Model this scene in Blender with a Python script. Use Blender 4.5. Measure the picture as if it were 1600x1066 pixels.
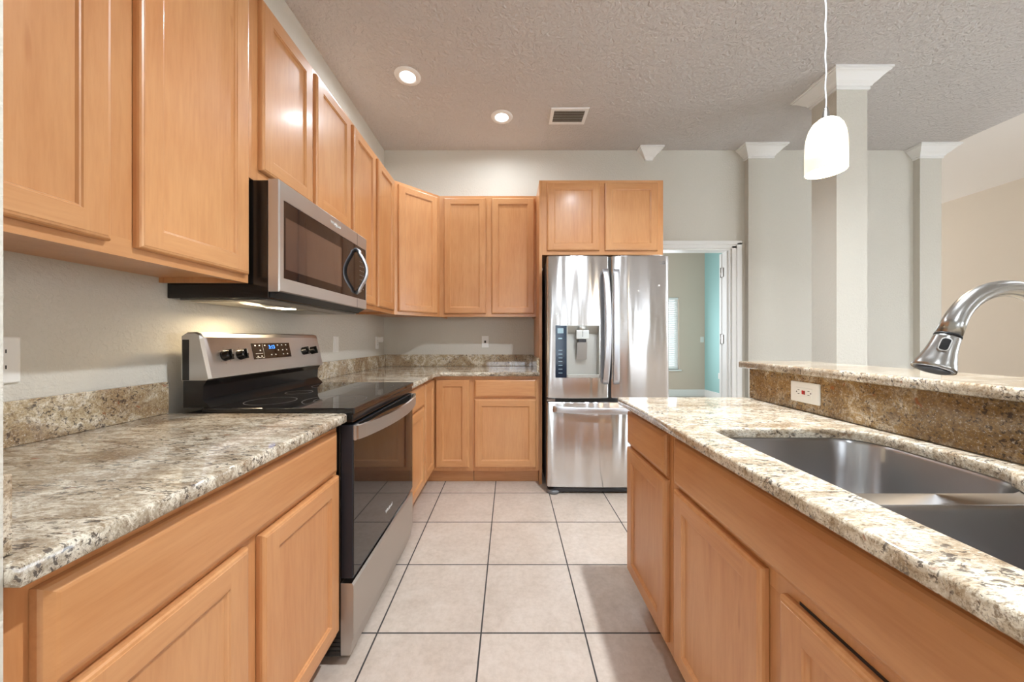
import bpy, bmesh, math, random
from mathutils import Vector, Matrix
random.seed(7)
for o in list(bpy.data.objects): bpy.data.objects.remove(o)
SC = bpy.context.scene
COL = SC.collection
H = 1.18            # camera height
CEIL = 3.05
# ------------------------------------------------------------------ camera
cam_d = bpy.data.cameras.new('camera'); cam = bpy.data.objects.new('camera', cam_d); COL.objects.link(cam)
cam.location = (0, 0, H); cam.rotation_euler = (math.radians(90), 0, 0)
cam_d.sensor_width = 36; cam_d.lens = 535/1600*36
cam_d.shift_x = 3.5/1600; cam_d.shift_y = -3/1600
cam_d.clip_start = .02
SC.camera = cam
# ------------------------------------------------------------------ world, exposure
SC.view_settings.view_transform = 'Standard'; SC.view_settings.look = 'None'
SC.view_settings.gamma = 1; SC.view_settings.use_curve_mapping = False
SC.view_settings.exposure = 0.0
w = bpy.data.worlds.new('world'); SC.world = w; w.use_nodes = True
bgn = w.node_tree.nodes['Background']; bgn.inputs[0].default_value = (.80, .90, 1, 1); bgn.inputs[1].default_value = 3.2

def area_light(name, loc, rot, sx, sy, power, color, parent=None, shape='RECTANGLE', spread=180):
    d = bpy.data.lights.new(name, 'AREA'); d.shape = shape; d.size = sx
    if shape in ('RECTANGLE', 'ELLIPSE'): d.size_y = sy
    d.energy = power; d.color = color; d.spread = math.radians(spread)
    o = bpy.data.objects.new(name, d); COL.objects.link(o); o.rotation_euler = rot
    if parent: o.parent = parent; o.location = Vector(loc)-parent.location
    else: o.location = loc
    return o
R90 = math.radians(90)
DAY = (.84, .92, 1)
# daylight entering through the windows behind the camera, of the dining side and of the far bedroom, plus one added bedroom fill
area_light('daylight_rear_slider', (3.45, -4.55, 1.25), (R90, 0, 0), 1.7, 2.2, 72, DAY)
area_light('daylight_rear_window', (-.1, -4.55, 1.6), (R90, 0, 0), 1.3, 1.2, 30, DAY)
area_light('daylight_side_window', (6.15, .2, 1.5), (R90, 0, R90), 2.6, 1.8, 58, DAY)
area_light('daylight_living_window', (5.1, 8.05, 1.6), (-R90, 0, 0), 1.5, 1.8, 80, DAY)
area_light('daylight_bedroom_window', (2.95, 7.0, 1.3), (-R90, 0, 0), .9, 1.4, 24, DAY)
area_light('bedroom_side_fill', (.62, 5.3, 1.5), (R90, 0, -R90), 1.6, 1.4, 60, DAY)  # added fill lamp in front of a solid wall, no window there

# ------------------------------------------------------------------ helpers
class MB:
    def __init__(s, F=None):
        s.bm = bmesh.new(); s.F = F or (lambda a, b, c: Vector((a, b, c)))
    def box(s, x0, x1, y0, y1, z0, z1, bev=0, mi=0, seg=2):
        b = bmesh.new()
        vs = [b.verts.new(p) for p in ((x0,y0,z0),(x1,y0,z0),(x1,y1,z0),(x0,y1,z0),(x0,y0,z1),(x1,y0,z1),(x1,y1,z1),(x0,y1,z1))]
        for f in ((0,3,2,1),(4,5,6,7),(0,1,5,4),(1,2,6,5),(2,3,7,6),(3,0,4,7)): b.faces.new([vs[i] for i in f])
        if bev: bmesh.ops.bevel(b, geom=b.edges[:], offset=bev, segments=seg, affect='EDGES', profile=.5)
        s.add(b, mi); return s
    def add(s, b, mi=0, smooth=False):
        m = {}
        for v in b.verts: m[v] = s.bm.verts.new(s.F(*v.co))
        for f in b.faces:
            try:
                nf = s.bm.faces.new([m[v] for v in f.verts]); nf.material_index = mi; nf.smooth = smooth or f.smooth
            except ValueError: pass
        b.free()
    def quad(s, pts, mi=0):
        f = s.bm.faces.new([s.bm.verts.new(s.F(*p)) for p in pts]); f.material_index = mi
    def rings(s, rings, cap0=True, cap1=True, smooth=False, mi=0, closed=True):
        R = [[s.bm.verts.new(s.F(*p)) for p in r] for r in rings]
        n = len(R[0])
        for a, b in zip(R, R[1:]):
            for i in range(n if closed else n-1):
                j = (i+1) % n
                try:
                    f = s.bm.faces.new((a[i], a[j], b[j], b[i])); f.smooth = smooth; f.material_index = mi
                except ValueError: pass
        if cap0:
            f = s.bm.faces.new(R[0][::-1]); f.material_index = mi
        if cap1:
            f = s.bm.faces.new(R[-1]); f.material_index = mi
        return s
    def lathe(s, prof, c=(0,0,0), axis='Z', n=32, cap0=True, cap1=True, smooth=True, mi=0):
        rs = []
        for r, h in prof:
            ring = []
            for i in range(n):
                a = 2*math.pi*i/n; p, q = r*math.cos(a), r*math.sin(a)
                if axis == 'Z': ring.append((c[0]+p, c[1]+q, c[2]+h))
                elif axis == 'X': ring.append((c[0]+h, c[1]+p, c[2]+q))
                else: ring.append((c[0]+p, c[1]+h, c[2]+q))
            rs.append(ring)
        return s.rings(rs, cap0, cap1, smooth, mi)
    def tube(s, pts, rad, n=16, up=(0,0,1), sec=None, smooth=True, mi=0):
        pts = [Vector(p) for p in pts]; rs = []
        for i, p in enumerate(pts):
            t = (pts[min(i+1, len(pts)-1)]-pts[max(i-1, 0)]).normalized()
            u = Vector(up); a = t.cross(u)
            if a.length < 1e-4: a = t.cross(Vector((1,0,0)))
            a.normalize(); b = a.cross(t).normalized()
            r = rad[i] if isinstance(rad, (list, tuple)) else rad
            if sec: rs.append([tuple(p+a*x+b*y) for x, y in sec])
            else: rs.append([tuple(p+a*r*math.cos(2*math.pi*k/n)+b*r*math.sin(2*math.pi*k/n)) for k in range(n)])
        return s.rings(rs, True, True, smooth, mi)
    def build(s, name, mats, parent=None, recalc=True):
        if recalc: bmesh.ops.recalc_face_normals(s.bm, faces=s.bm.faces[:])
        me = bpy.data.meshes.new(name)
        off = wloc(parent) if parent else Vector((0,0,0))
        if parent: bmesh.ops.translate(s.bm, verts=s.bm.verts[:], vec=-off)
        s.bm.to_mesh(me); s.bm.free()
        for m in (mats if isinstance(mats, (list, tuple)) else [mats]): me.materials.append(m)
        o = bpy.data.objects.new(name, me); COL.objects.link(o)
        if parent: o.parent = parent
        return o
def wloc(o):
    v = Vector((0,0,0))
    while o: v += o.location; o = o.parent
    return v
def setbase(o):      # move a top-level mesh's origin to the middle of its base
    vs = [v.co for v in o.data.vertices]
    c = Vector(((min(v.x for v in vs)+max(v.x for v in vs))/2, (min(v.y for v in vs)+max(v.y for v in vs))/2, min(v.z for v in vs)))
    o.data.transform(Matrix.Translation(-c)); o.location = c
def tag(o, label, cat, group=None, base=True):
    o['label'] = label; o['category'] = cat
    if group: o['group'] = group
    if base and o.type == 'MESH' and not o.children: setbase(o)
    return o
def thing(name, label, cat, loc, group=None):
    o = bpy.data.objects.new(name, None); COL.objects.link(o); o.location = loc; o.empty_display_size = .1
    o['label'] = label; o['category'] = cat
    if group: o['group'] = group
    return o
def struct(name, mb, m, parent=None):
    o = mb.build(name, m, parent)
    if not parent: o['kind'] = 'structure'
    return o
def offset_loop(pts, d):
    n = len(pts); out = []
    A = sum(pts[i][0]*pts[(i+1)%n][1]-pts[(i+1)%n][0]*pts[i][1] for i in range(n))
    sg = 1 if A > 0 else -1
    for i in range(n):
        p0, p1, p2 = Vector(pts[i-1]), Vector(pts[i]), Vector(pts[(i+1)%n])
        e1 = (p1-p0).normalized(); e2 = (p2-p1).normalized()
        n1 = Vector((-e1.y, e1.x))*sg; n2 = Vector((-e2.y, e2.x))*sg
        m = (n1+n2); m = m/max(m.length_squared/2, .3)
        out.append(tuple(p1+m*d))
    return out
def rrect(x0, x1, y0, y1, r, n=6):
    """rounded rectangle; r = radii at (x0,y0),(x1,y0),(x1,y1),(x0,y1)"""
    if not isinstance(r, (list, tuple)): r = [r]*4
    C = [(x0, y0, 1, 1, 180), (x1, y0, -1, 1, 270), (x1, y1, -1, -1, 0), (x0, y1, 1, -1, 90)]
    out = []
    for (x, y, sx, sy, a0), rr in zip(C, r):
        for k in range(n+1):
            a = math.radians(a0+90*k/n); out.append((x+sx*rr+rr*math.cos(a), y+sy*rr+rr*math.sin(a)))
    return out
def slab(mb, outer, holes, z0, z1, r=.006):
    """flat slab with eased edges and holes"""
    bm = mb.bm
    def loopverts(pts, z): return [bm.verts.new(mb.F(x, y, z)) for x, y in pts]
    prof = [(r, z1), (r*.3, z1-r*.3), (0, z1-r), (0, z0+r*.6), (r*.6, z0)]
    tops, bots = [], []
    for li, L in enumerate([outer]+holes):
        sg = 1 if li == 0 else -1
        R = [loopverts(offset_loop(L, sg*d) if d else L, z) for d, z in prof]
        n = len(L)
        for a, b in zip(R, R[1:]):
            for i in range(n):
                j = (i+1) % n; f = bm.faces.new((a[i], a[j], b[j], b[i])); f.smooth = True
        tops.append(R[0]); bots.append(R[-1])
    for group in (tops, bots):
        edges = []
        for L in group:
            for i in range(len(L)):
                e = bm.edges.get((L[i], L[(i+1)%len(L)])) or bm.edges.new((L[i], L[(i+1)%len(L)])); edges.append(e)
        bmesh.ops.triangle_fill(bm, use_beauty=True, use_dissolve=False, edges=edges)
    return mb
def text_part(name, body, size, F, mat, parent, extrude=.0006):
    """lettering: F maps (right, up, out) to the world"""
    cu = bpy.data.curves.new('t', 'FONT'); cu.body = body; cu.size = size; cu.align_x = 'CENTER'; cu.align_y = 'CENTER'; cu.extrude = extrude
    to = bpy.data.objects.new('t', cu); COL.objects.link(to)
    bpy.context.view_layer.update()
    me = bpy.data.meshes.new_from_object(to.evaluated_get(bpy.context.evaluated_depsgraph_get()))
    bpy.data.objects.remove(to)
    off = wloc(parent)
    for v in me.vertices: v.co = F(v.co.x, v.co.y, v.co.z)-off
    me.materials.clear(); me.materials.append(mat); me.name = name
    o = bpy.data.objects.new(name, me); COL.objects.link(o); o.parent = parent
    return o

# ------------------------------------------------------------------ materials
def S(r, g, b):
    f = lambda c: (c/255/12.92) if c/255 <= .04045 else ((c/255+.055)/1.055)**2.4
    return (f(r), f(g), f(b), 1)
def mat(name, color=(.5,.5,.5,1), rough=.5, metal=0, coat=0, emis=None, estr=0, spec=.5):
    m = bpy.data.materials.new(name); m.use_nodes = True; p = m.node_tree.nodes['Principled BSDF']
    p.inputs['Base Color'].default_value = color; p.inputs['Roughness'].default_value = rough
    p.inputs['Metallic'].default_value = metal; p.inputs['Coat Weight'].default_value = coat
    p.inputs['Specular IOR Level'].default_value = spec
    if emis: p.inputs['Emission Color'].default_value = emis; p.inputs['Emission Strength'].default_value = estr
    return m
def N(m, t, **kw):
    n = m.node_tree.nodes.new(t)
    for k, v in kw.items():
        if k in n.inputs: n.inputs[k].default_value = v
        else: setattr(n, k, v)
    return n
def L(m, a, b): m.node_tree.links.new(a, b)
def P(m): return m.node_tree.nodes['Principled BSDF']
def ramp(m, fac, stops, interp='LINEAR'):
    r = m.node_tree.nodes.new('ShaderNodeValToRGB'); r.color_ramp.interpolation = interp
    while len(r.color_ramp.elements) < len(stops): r.color_ramp.elements.new(.5)
    for e, (p, c) in zip(r.color_ramp.elements, stops): e.position = p; e.color = c if len(c) == 4 else (*c, 1)
    L(m, fac, r.inputs[0]); return r.outputs[0]
def mix(m, fac, a, b, bt='MIX'):
    n = m.node_tree.nodes.new('ShaderNodeMix'); n.data_type = 'RGBA'; n.blend_type = bt
    for sock, v in ((n.inputs[0], fac), (n.inputs[6], a), (n.inputs[7], b)):
        if isinstance(v, (int, float, tuple)): sock.default_value = v
        else: L(m, v, sock)
    return n.outputs[2]
def coords(m, scale=(1,1,1), rnd=True, kind='Object'):
    tc = N(m, 'ShaderNodeTexCoord'); mp = N(m, 'ShaderNodeMapping'); mp.inputs['Scale'].default_value = scale
    src = tc.outputs[kind]
    if rnd:
        oi = N(m, 'ShaderNodeObjectInfo'); va = N(m, 'ShaderNodeVectorMath', operation='SCALE'); va.inputs[0].default_value = (7.1, 5.3, 9.7)
        L(m, oi.outputs['Random'], va.inputs['Scale']); ad = N(m, 'ShaderNodeVectorMath', operation='ADD')
        L(m, src, ad.inputs[0]); L(m, va.outputs[0], ad.inputs[1]); src = ad.outputs[0]
    L(m, src, mp.inputs[0]); return mp.outputs[0]
def noise(m, vec, scale, detail=3, rough=.55, dist=0):
    n = N(m, 'ShaderNodeTexNoise'); n.inputs['Scale'].default_value = scale; n.inputs['Detail'].default_value = detail
    n.inputs['Roughness'].default_value = rough; n.inputs['Distortion'].default_value = dist
    if vec is not None: L(m, vec, n.inputs['Vector'])
    return n.outputs['Fac']
def bump(m, h, strength, dist=.002):
    b = N(m, 'ShaderNodeBump'); b.inputs['Strength'].default_value = strength; b.inputs['Distance'].default_value = dist
    L(m, h, b.inputs['Height']); L(m, b.outputs[0], P(m).inputs['Normal'])

def wood(name, axis, tint=1.0):
    m = mat(name, rough=.33, coat=.22); P(m).inputs['Coat Roughness'].default_value = .16
    sc = {'z': (14, 14, 1.3), 'y': (14, 1.3, 14), 'x': (1.3, 14, 14)}[axis]
    v = coords(m, sc); v2 = coords(m, tuple(a*3.4 for a in sc))
    n1 = noise(m, v, 1.1, 5, .6, .9); n2 = noise(m, v2, 2.2, 3, .6)
    v3 = coords(m, (1.6, 1.6, 1.6)); n3 = noise(m, v3, 1.4, 2)
    c = ramp(m, n1, [(.32, S(194,132,80)), (.5, S(206,147,94)), (.75, S(218,163,110))])
    c = mix(m, .35, c, ramp(m, n2, [(.3, S(182,120,70)), (.6, S(212,156,104))]))
    c = mix(m, .35, c, ramp(m, n3, [(.3, S(194,126,74)), (.7, S(222,170,120))]))
    # little mineral streaks of the maple
    n4 = noise(m, v, 3.3, 2, .5, .4)
    c = mix(m, ramp(m, n4, [(.70, (0,0,0)), (.78, (.45,.45,.45))]), c, S(178,112,62))
    oi = N(m, 'ShaderNodeObjectInfo'); hs = N(m, 'ShaderNodeHueSaturation'); mr = N(m, 'ShaderNodeMapRange')
    mr.inputs[3].default_value = .94*tint; mr.inputs[4].default_value = 1.05*tint
    L(m, oi.outputs['Random'], mr.inputs[0]); L(m, mr.outputs[0], hs.inputs['Value']); L(m, c, hs.inputs['Color'])
    L(m, hs.outputs[0], P(m).inputs['Base Color'])
    bump(m, n2, .06, .001)
    return m
WZ, WY, WX = wood('maple_vertical', 'z'), wood('maple_along_run', 'y'), wood('maple_across_run', 'x')

def granite(name, light, tan, brown, amt, rough=.06, stretch=(1,1,1), off=(0,0,0), fleck=1.0):
    m = mat(name, rough=rough, spec=.55)
    g = N(m, 'ShaderNodeNewGeometry'); mp = N(m, 'ShaderNodeMapping'); mp.inputs['Scale'].default_value = stretch; mp.inputs['Location'].default_value = off
    L(m, g.outputs['Position'], mp.inputs[0]); v = mp.outputs[0]
    big = noise(m, v, 4.0, 4, .6, .9)
    med = noise(m, v, 24, 6, .74, 1.0)
    grain = noise(m, v, 105, 5, .75, .3)
    grain2 = noise(m, v, 230, 3, .7)
    c = ramp(m, med, [(.34, tan), (.48, light), (.58, S(234,225,206)), (.66, light), (.78, tan)])
    c = mix(m, ramp(m, big, [(.55-amt*.4, (0,0,0)), (.66-amt*.35, (.9,.9,.9))]), c, mix(m, ramp(m, grain, [(.35, (0,0,0)), (.62, (1,1,1))]), brown, tan))
    # salt and pepper grain
    c = mix(m, ramp(m, grain, [(.37, (.8,.8,.8)), (.46, (0,0,0))]), c, S(128,104,78))
    c = mix(m, ramp(m, grain2, [(.36, (.6,.6,.6)), (.46, (0,0,0))]), c, S(112,92,74))
    c = mix(m, ramp(m, grain2, [(.58, (0,0,0)), (.68, (.5,.5,.5))]), c, S(246,240,228))
    # dark mica flecks, gathered in drifts
    mp2 = N(m, 'ShaderNodeMapping'); mp2.inputs['Location'].default_value = (4.2, 1.7, 9.1); L(m, v, mp2.inputs[0])
    fl = noise(m, mp2.outputs[0], 105, 3, .6, .6); dr = noise(m, mp2.outputs[0], 9, 4, .65, .6)
    k = mix(m, 1.0, ramp(m, fl, [(.565, (0,0,0)), (.605, (1,1,1))]), ramp(m, dr, [(.50-.06*fleck, (0,0,0)), (.60-.06*fleck, (1,1,1))]), 'MULTIPLY')
    kk = N(m, 'ShaderNodeMath', operation='MULTIPLY'); kk.inputs[1].default_value = .82; L(m, k, kk.inputs[0]); c = mix(m, kk.outputs[0], c, S(64,54,50))
    # rust coloured spots
    mp3 = N(m, 'ShaderNodeMapping'); mp3.inputs['Location'].default_value = (1.3, 7.7, 2.9); L(m, v, mp3.inputs[0])
    ru = noise(m, mp3.outputs[0], 38, 2, .5, .5)
    c = mix(m, ramp(m, ru, [(.70, (0,0,0)), (.76, (.7,.7,.7))]), c, S(150,84,46))
    L(m, c, P(m).inputs['Base Color'])
    return m
GT = granite('granite_top', S(203,187,162), S(164,142,114), S(160,130,94), .06, stretch=(.55,1.25,1))
GC = granite('granite_counter', S(188,174,152), S(150,130,106), S(138,114,88), .12, stretch=(.5,1.3,1), off=(2,5,1))
GB = granite('granite_backsplash', S(200,182,150), S(170,145,110), S(140,108,74), .25, off=(3,1,2), fleck=1.2)
GD = granite('granite_brown', S(190,160,112), S(150,117,72), S(104,76,44), .5, off=(5,2,7), fleck=1.9)

def paint(name, col, rough=.75, bs=0, scale=120):
    m = mat(name, col, rough, spec=.3)
    if bs:
        v = coords(m, (1,1,1), False); n = noise(m, v, scale, 3, .6, .3); bump(m, ramp(m, n, [(.42, (0,0,0)), (.6, (1,1,1))]), bs, .004)
    return m
WALL = paint('wall_paint', S(212,207,195), .6, .25, 70)
CEILM = paint('ceiling_knockdown', S(206,201,197), .85, 1.0, 38)
TEAL = paint('teal_paint', S(160,200,197), .7)
BEIGE = paint('beige_paint', S(214,197,180), .7)
BEIGE2 = paint('living_paint', S(228,216,200), .7)
WHITE = mat('white_trim', S(238,237,233), .35)
PLASTIC = mat('white_plastic', S(240,238,232), .3)
SLOT = mat('dark_slot', S(45,40,38), .5)
BLACK = mat('black_enamel', (.012,.011,.011,1), .18)
BLACKM = mat('black_matte', (.015,.014,.014,1), .5)
DGREY = mat('dark_grey_metal', S(70,72,76), .4, .5)
NICKEL = mat('brushed_nickel', S(172,170,166), .27, 1)
CHROME = mat('satin_steel_hinge', S(170,165,160), .3, 1)
LETTER = mat('pale_lettering', S(215,215,212), .4)
def steel(name, col, rough, aniso=.85, rot=0, wave=0, wscale=(1,1,1)):
    m = mat(name, col, rough, 1)
    P(m).inputs['Anisotropic'].default_value = aniso; P(m).inputs['Anisotropic Rotation'].default_value = rot
    tg = N(m, 'ShaderNodeTangent'); tg.direction_type = 'RADIAL'; tg.axis = 'Z'; L(m, tg.outputs[0], P(m).inputs['Tangent'])
    if wave:
        v2 = coords(m, wscale, False); n2 = noise(m, v2, 1, 2, .4)
        bump(m, n2, 1, wave); bm_ = [n for n in m.node_tree.nodes if n.type == 'BUMP'][0]; bm_.inputs['Distance'].default_value = wave
    return m
STEEL = steel('brushed_steel', S(200,195,190), .38)
STEELF = steel('fridge_steel', S(216,214,213), .24, .92, .25, .03, (5.5, 1.0, .6))
STEELS = steel('sink_steel', S(182,181,181), .30, .8, .25)
STEELH = steel('handle_steel', S(216,219,225), .38, 0)
GLASSB = mat('black_glass', (.014,.013,.013,1), .03, spec=.6)
MWIN = mat('microwave_window', S(70,62,58), .06, spec=1.0); P(MWIN).inputs['Coat Weight'].default_value = 1; P(MWIN).inputs['Coat Roughness'].default_value = .02
def tile():
    m = mat('floor_tile', rough=.28, spec=.45)
    g = N(m, 'ShaderNodeNewGeometry'); mp = N(m, 'ShaderNodeMapping'); mp.inputs['Location'].default_value = (.115+.4165*20, -1.374+.4165*20, 0)
    L(m, g.outputs['Position'], mp.inputs[0])
    b = N(m, 'ShaderNodeTexBrick'); b.offset = 0; b.squash = 1
    for k, v in {'Scale': 1, 'Mortar Size': .0034, 'Mortar Smooth': .1, 'Bias': 0, 'Brick Width': .4165, 'Row Height': .4165}.items(): b.inputs[k].default_value = v
    b.inputs['Color1'].default_value = (.45,.45,.45,1); b.inputs['Color2'].default_value = (.55,.55,.55,1); b.inputs['Mortar'].default_value = (0,0,0,1)
    L(m, mp.outputs[0], b.inputs['Vector'])
    n1 = noise(m, g.outputs['Position'], 5.5, 5, .65, .5); n2 = noise(m, g.outputs['Position'], 38, 4, .7)
    c = ramp(m, n1, [(.3, S(184,167,151)), (.52, S(200,184,169)), (.72, S(209,195,182))])
    c = mix(m, .4, c, ramp(m, n2, [(.3, S(174,160,145)), (.6, S(206,194,182))]))
    c = mix(m, .25, c, b.outputs['Color'], 'OVERLAY')
    c = mix(m, b.outputs['Fac'], c, S(66,62,60))
    L(m, c, P(m).inputs['Base Color'])
    inv = N(m, 'ShaderNodeMath', operation='SUBTRACT'); inv.inputs[0].default_value = 1; L(m, b.outputs['Fac'], inv.inputs[1])
    bump(m, inv.outputs[0], .5, .002)
    mr = N(m, 'ShaderNodeMapRange'); mr.inputs[3].default_value = .28; mr.inputs[4].default_value = .8
    L(m, b.outputs['Fac'], mr.inputs[0]); L(m, mr.outputs[0], P(m).inputs['Roughness'])
    return m
TILE = tile()
GLOW = mat('lit_lens', (1,1,1,1), .5, emis=(.95,.98,1,1), estr=14)
SHADE = mat('frosted_glass_shade', S(250,240,220), .3, emis=(1,.86,.62,1), estr=.95)
BULB = mat('lit_bulb', (1,1,1,1), .5, emis=(1,.9,.72,1), estr=9)
BLUE = mat('lit_blue_display', (0,0,0,1), .3, emis=(.05,.25,1,1), estr=3.5)
BLIND = mat('blind_slats', S(240,240,236), .5)
GL = mat('window_glass', (1,1,1,1), .0); P(GL).inputs['Transmission Weight'].default_value = 1; P(GL).inputs['IOR'].default_value = 1.01

# ------------------------------------------------------------------ room shell
XL, YB = -1.243, 3.39
struct('floor', MB().box(XL-.12, 6.25, -4.7, 8.2, -.1, 0), TILE)
struct('ceiling', MB().box(XL-.12, 4.25, -4.6, YB+.12, CEIL, CEIL+.12), CEILM)
struct('ceiling_living_room', MB().box(4.25, 6.25, -4.6, 8.2, CEIL+.03, CEIL+.12), paint('smooth_ceiling', S(236,230,222), .8))
struct('ceiling_bedroom', MB().box(.4, 4.139, YB+.12, 7.2, CEIL+.001, CEIL+.12), CEILM)
struct('wall_left', MB().box(XL-.12, XL, -4.6, YB, 0, CEIL), WALL)
# back wall with the doorway
DX0, DX1, DZ = 1.40, 2.196, 2.08
b = MB(); b.box(XL-.12, DX0, YB, YB+.12, 0, CEIL); b.box(DX1, 4.2, YB, YB+.12, 0, CEIL); b.box(DX0, DX1, YB, YB+.12, DZ, CEIL)
struct('wall_back', b, WALL)
struct('wall_stub', MB().box(XL, -.5962, .25, .403, 0, CEIL), WALL)
# rear wall with slider and window
def wall_with_holes(axis, p0, p1, a0, a1, z1, holes):
    """axis 'x': wall runs along x at y p0..p1"""
    m = MB(); xs = sorted({a0, a1, *[h[0] for h in holes], *[h[1] for h in holes]})
    for s, e in zip(xs, xs[1:]):
        c = (s+e)/2; hs = [h for h in holes if h[0] < c < h[1]]
        spans = [(0, z1)]
        if hs: spans = [(0, hs[0][2]), (hs[0][3], z1)]
        for u, v in spans:
            if v-u > .001:
                if axis == 'x': m.box(s, e, p0, p1, u, v)
                else: m.box(p0, p1, s, e, u, v)
    return m
struct('wall_rear', wall_with_holes('x', -4.5, -4.38, XL, 6.05, CEIL+.1, [(-.75, .55, 1.0, 2.2), (1.15, 1.55, .3, 2.4), (2.6, 4.3, 0, 2.2)]), WALL)
struct('wall_right', wall_with_holes('y', 6.05, 6.17, -4.5, 8.2, CEIL+.1, [(-1.1, 1.5, .6, 2.4)]), BEIGE2)
struct('wall_living_far', wall_with_holes('x', 8.0, 8.12, 4.14, 6.17, CEIL+.1, [(4.35, 5.85, .7, 2.5)]), BEIGE2)
struct('wall_living_left', MB().box(4.14, 4.2, YB+.12, 8.0, 0, CEIL+.1), BEIGE2)
# bedroom beyond the doorway
BY, BX = 7.06, 4.02
struct('wall_bedroom_far', wall_with_holes('x', BY, BY+.12, .5, BX, CEIL, [(2.6, 3.49, .55, 2.04)]), BEIGE)
struct('wall_bedroom_right', MB().box(BX, BX+.119, YB+.12, BY+.12, 0, CEIL), TEAL)
struct('wall_bedroom_left', MB().box(.42, .54, YB+.12, BY+.12, 0, CEIL), BEIGE)
def basebd(name, x0, x1, y0, y1, h=.143): struct(name, MB().box(x0, x1, y0, y1, 0, h, .004), WHITE)
basebd('baseboard_bedroom_far', .54, BX, BY-.015, BY)
basebd('baseboard_bedroom_right', BX-.015, BX, YB+.12, BY-.015)
basebd('baseboard_back', DX1+.1, 4.2, YB-.014, YB)
basebd('baseboard_living', 6.035, 6.05, -4.38, 8.0)

def window(name, x0, x1, y0, y1, z0, z1, axis='x', mull=True):
    t = bpy.data.objects.new(name, None); COL.objects.link(t); t.location = ((x0+x1)/2, (y0+y1)/2, z0); t['kind'] = 'structure'
    m = MB(); f = .05
    if axis == 'x':
        m.box(x0, x0+f, y0, y1, z0, z1); m.box(x1-f, x1, y0, y1, z0, z1); m.box(x0+f, x1-f, y0, y1, z0, z0+f); m.box(x0+f, x1-f, y0, y1, z1-f, z1)
        if mull: m.box((x0+x1)/2-.03, (x0+x1)/2+.03, y0, y1, z0+f, z1-f)
    else:
        m.box(x0, x1, y0, y0+f, z0, z1); m.box(x0, x1, y1-f, y1, z0, z1); m.box(x0, x1, y0+f, y1-f, z0, z0+f); m.box(x0, x1, y0+f, y1-f, z1-f, z1)
        if mull: m.box(x0, x1, (y0+y1)/2-.03, (y0+y1)/2+.03, z0+f, z1-f)
    m.build('window_frame', WHITE, t)
    g = MB()
    if axis == 'x': g.box(x0+f, x1-f, (y0+y1)/2-.003, (y0+y1)/2+.003, z0+f, z1-f)
    else: g.box((x0+x1)/2-.003, (x0+x1)/2+.003, y0+f, y1-f, z0+f, z1-f)
    g.build('window_glass', GL, t)
    return t
window('window_2', 2.6, 4.3, -4.47, -4.41, 0.001, 2.2)
window('added_window', 1.15, 1.55, -4.47, -4.41, .3, 2.4, mull=False)  # unseen narrow window added so the refrigerator doors mirror bright strips
window('window_3', -.75, .55, -4.47, -4.41, 1.0, 2.2)
window('window_4', 6.08, 6.14, -1.1, 1.5, .6, 2.4, 'y')
window('window_5', 4.35, 5.85, 8.03, 8.09, .7, 2.5)
t = window('window_1', 2.6, 3.49, BY+.05, BY+.11, .55, 2.04, mull=False)
MB().box(2.56, 3.53, BY-.03, BY+.05, .52, .55, .004).build('window_sill', WHITE, t)
bl = thing('window_blind', 'white slatted blind in the window seen through the doorway', 'blind', (3.045, BY+.025, .6))
MB().box(2.61, 3.48, BY+.005, BY+.045, 2.0, 2.035, .004).build('headrail', BLIND, bl)
m = MB()
for i in range(36):
    z = .60+i*.0385
    m.rings([[(2.615, BY+.008, z), (2.615, BY+.030, z+.030), (2.615, BY+.031, z+.0325), (2.615, BY+.009, z+.0025)], [(3.475, BY+.008, z), (3.475, BY+.030, z+.030), (3.475, BY+.031, z+.0325), (3.475, BY+.009, z+.0025)]])
m.build('slats', BLIND, bl)
MB().box(2.615, 3.475, BY+.012, BY+.038, .565, .585, .003).build('bottom_rail', BLIND, bl)

# door_1: the doorway's casing, jamb and the white door folded back into the bedroom
d = bpy.data.objects.new('door_1', None); COL.objects.link(d); d.location = ((DX0+DX1)/2, YB, 0); d['kind'] = 'structure'
m = MB(); cw = .092
for (a0, a1) in ((DX1-.004, DX1+cw), (DX0-cw, DX0+.004)):
    m.box(a0, a1, YB-.014, YB, 0, DZ+.02, .003); m.box(a0+(.045 if a0 > 2 else 0), a1-(0 if a0 > 2 else .045), YB-.021, YB-.012, 0, DZ+.05, .003)
m.box(DX0-cw, DX1+cw, YB-.014, YB, DZ-.004, DZ+.07, .003); m.box(DX0-cw, DX1+cw, YB-.021, YB-.012, DZ+.03, DZ+.07, .003)
m.build('door_casing', WHITE, d)
m = MB(); m.box(DX1-.018, DX1, YB, YB+.12, 0, DZ); m.box(DX0, DX0+.018, YB, YB+.12, 0, DZ); m.box(DX0+.018, DX1-.018, YB, YB+.12, DZ-.018, DZ)
m.box(DX1-.03, DX1-.018, YB+.03, YB+.07, 0, DZ-.018); m.box(DX0+.018, DX0+.03, YB+.03, YB+.07, 0, DZ-.018)
m.build('door_jamb', WHITE, d)
MB().box(DX1-.022, DX1+.74, YB+.128, YB+.163, .012, DZ-.022, .002).build('door_leaf', WHITE, d)
m0 = None
for z in (1.86, 1.18, .3):
    m = MB(); m.box(DX1-.032, DX1-.0185, YB+.088, YB+.1195, z-.045, z+.045); m.lathe([(.007, -.05), (.007, .05)], (DX1-.03, YB+.124, z), n=12)
    m.build('hinge', CHROME, d)

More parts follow.
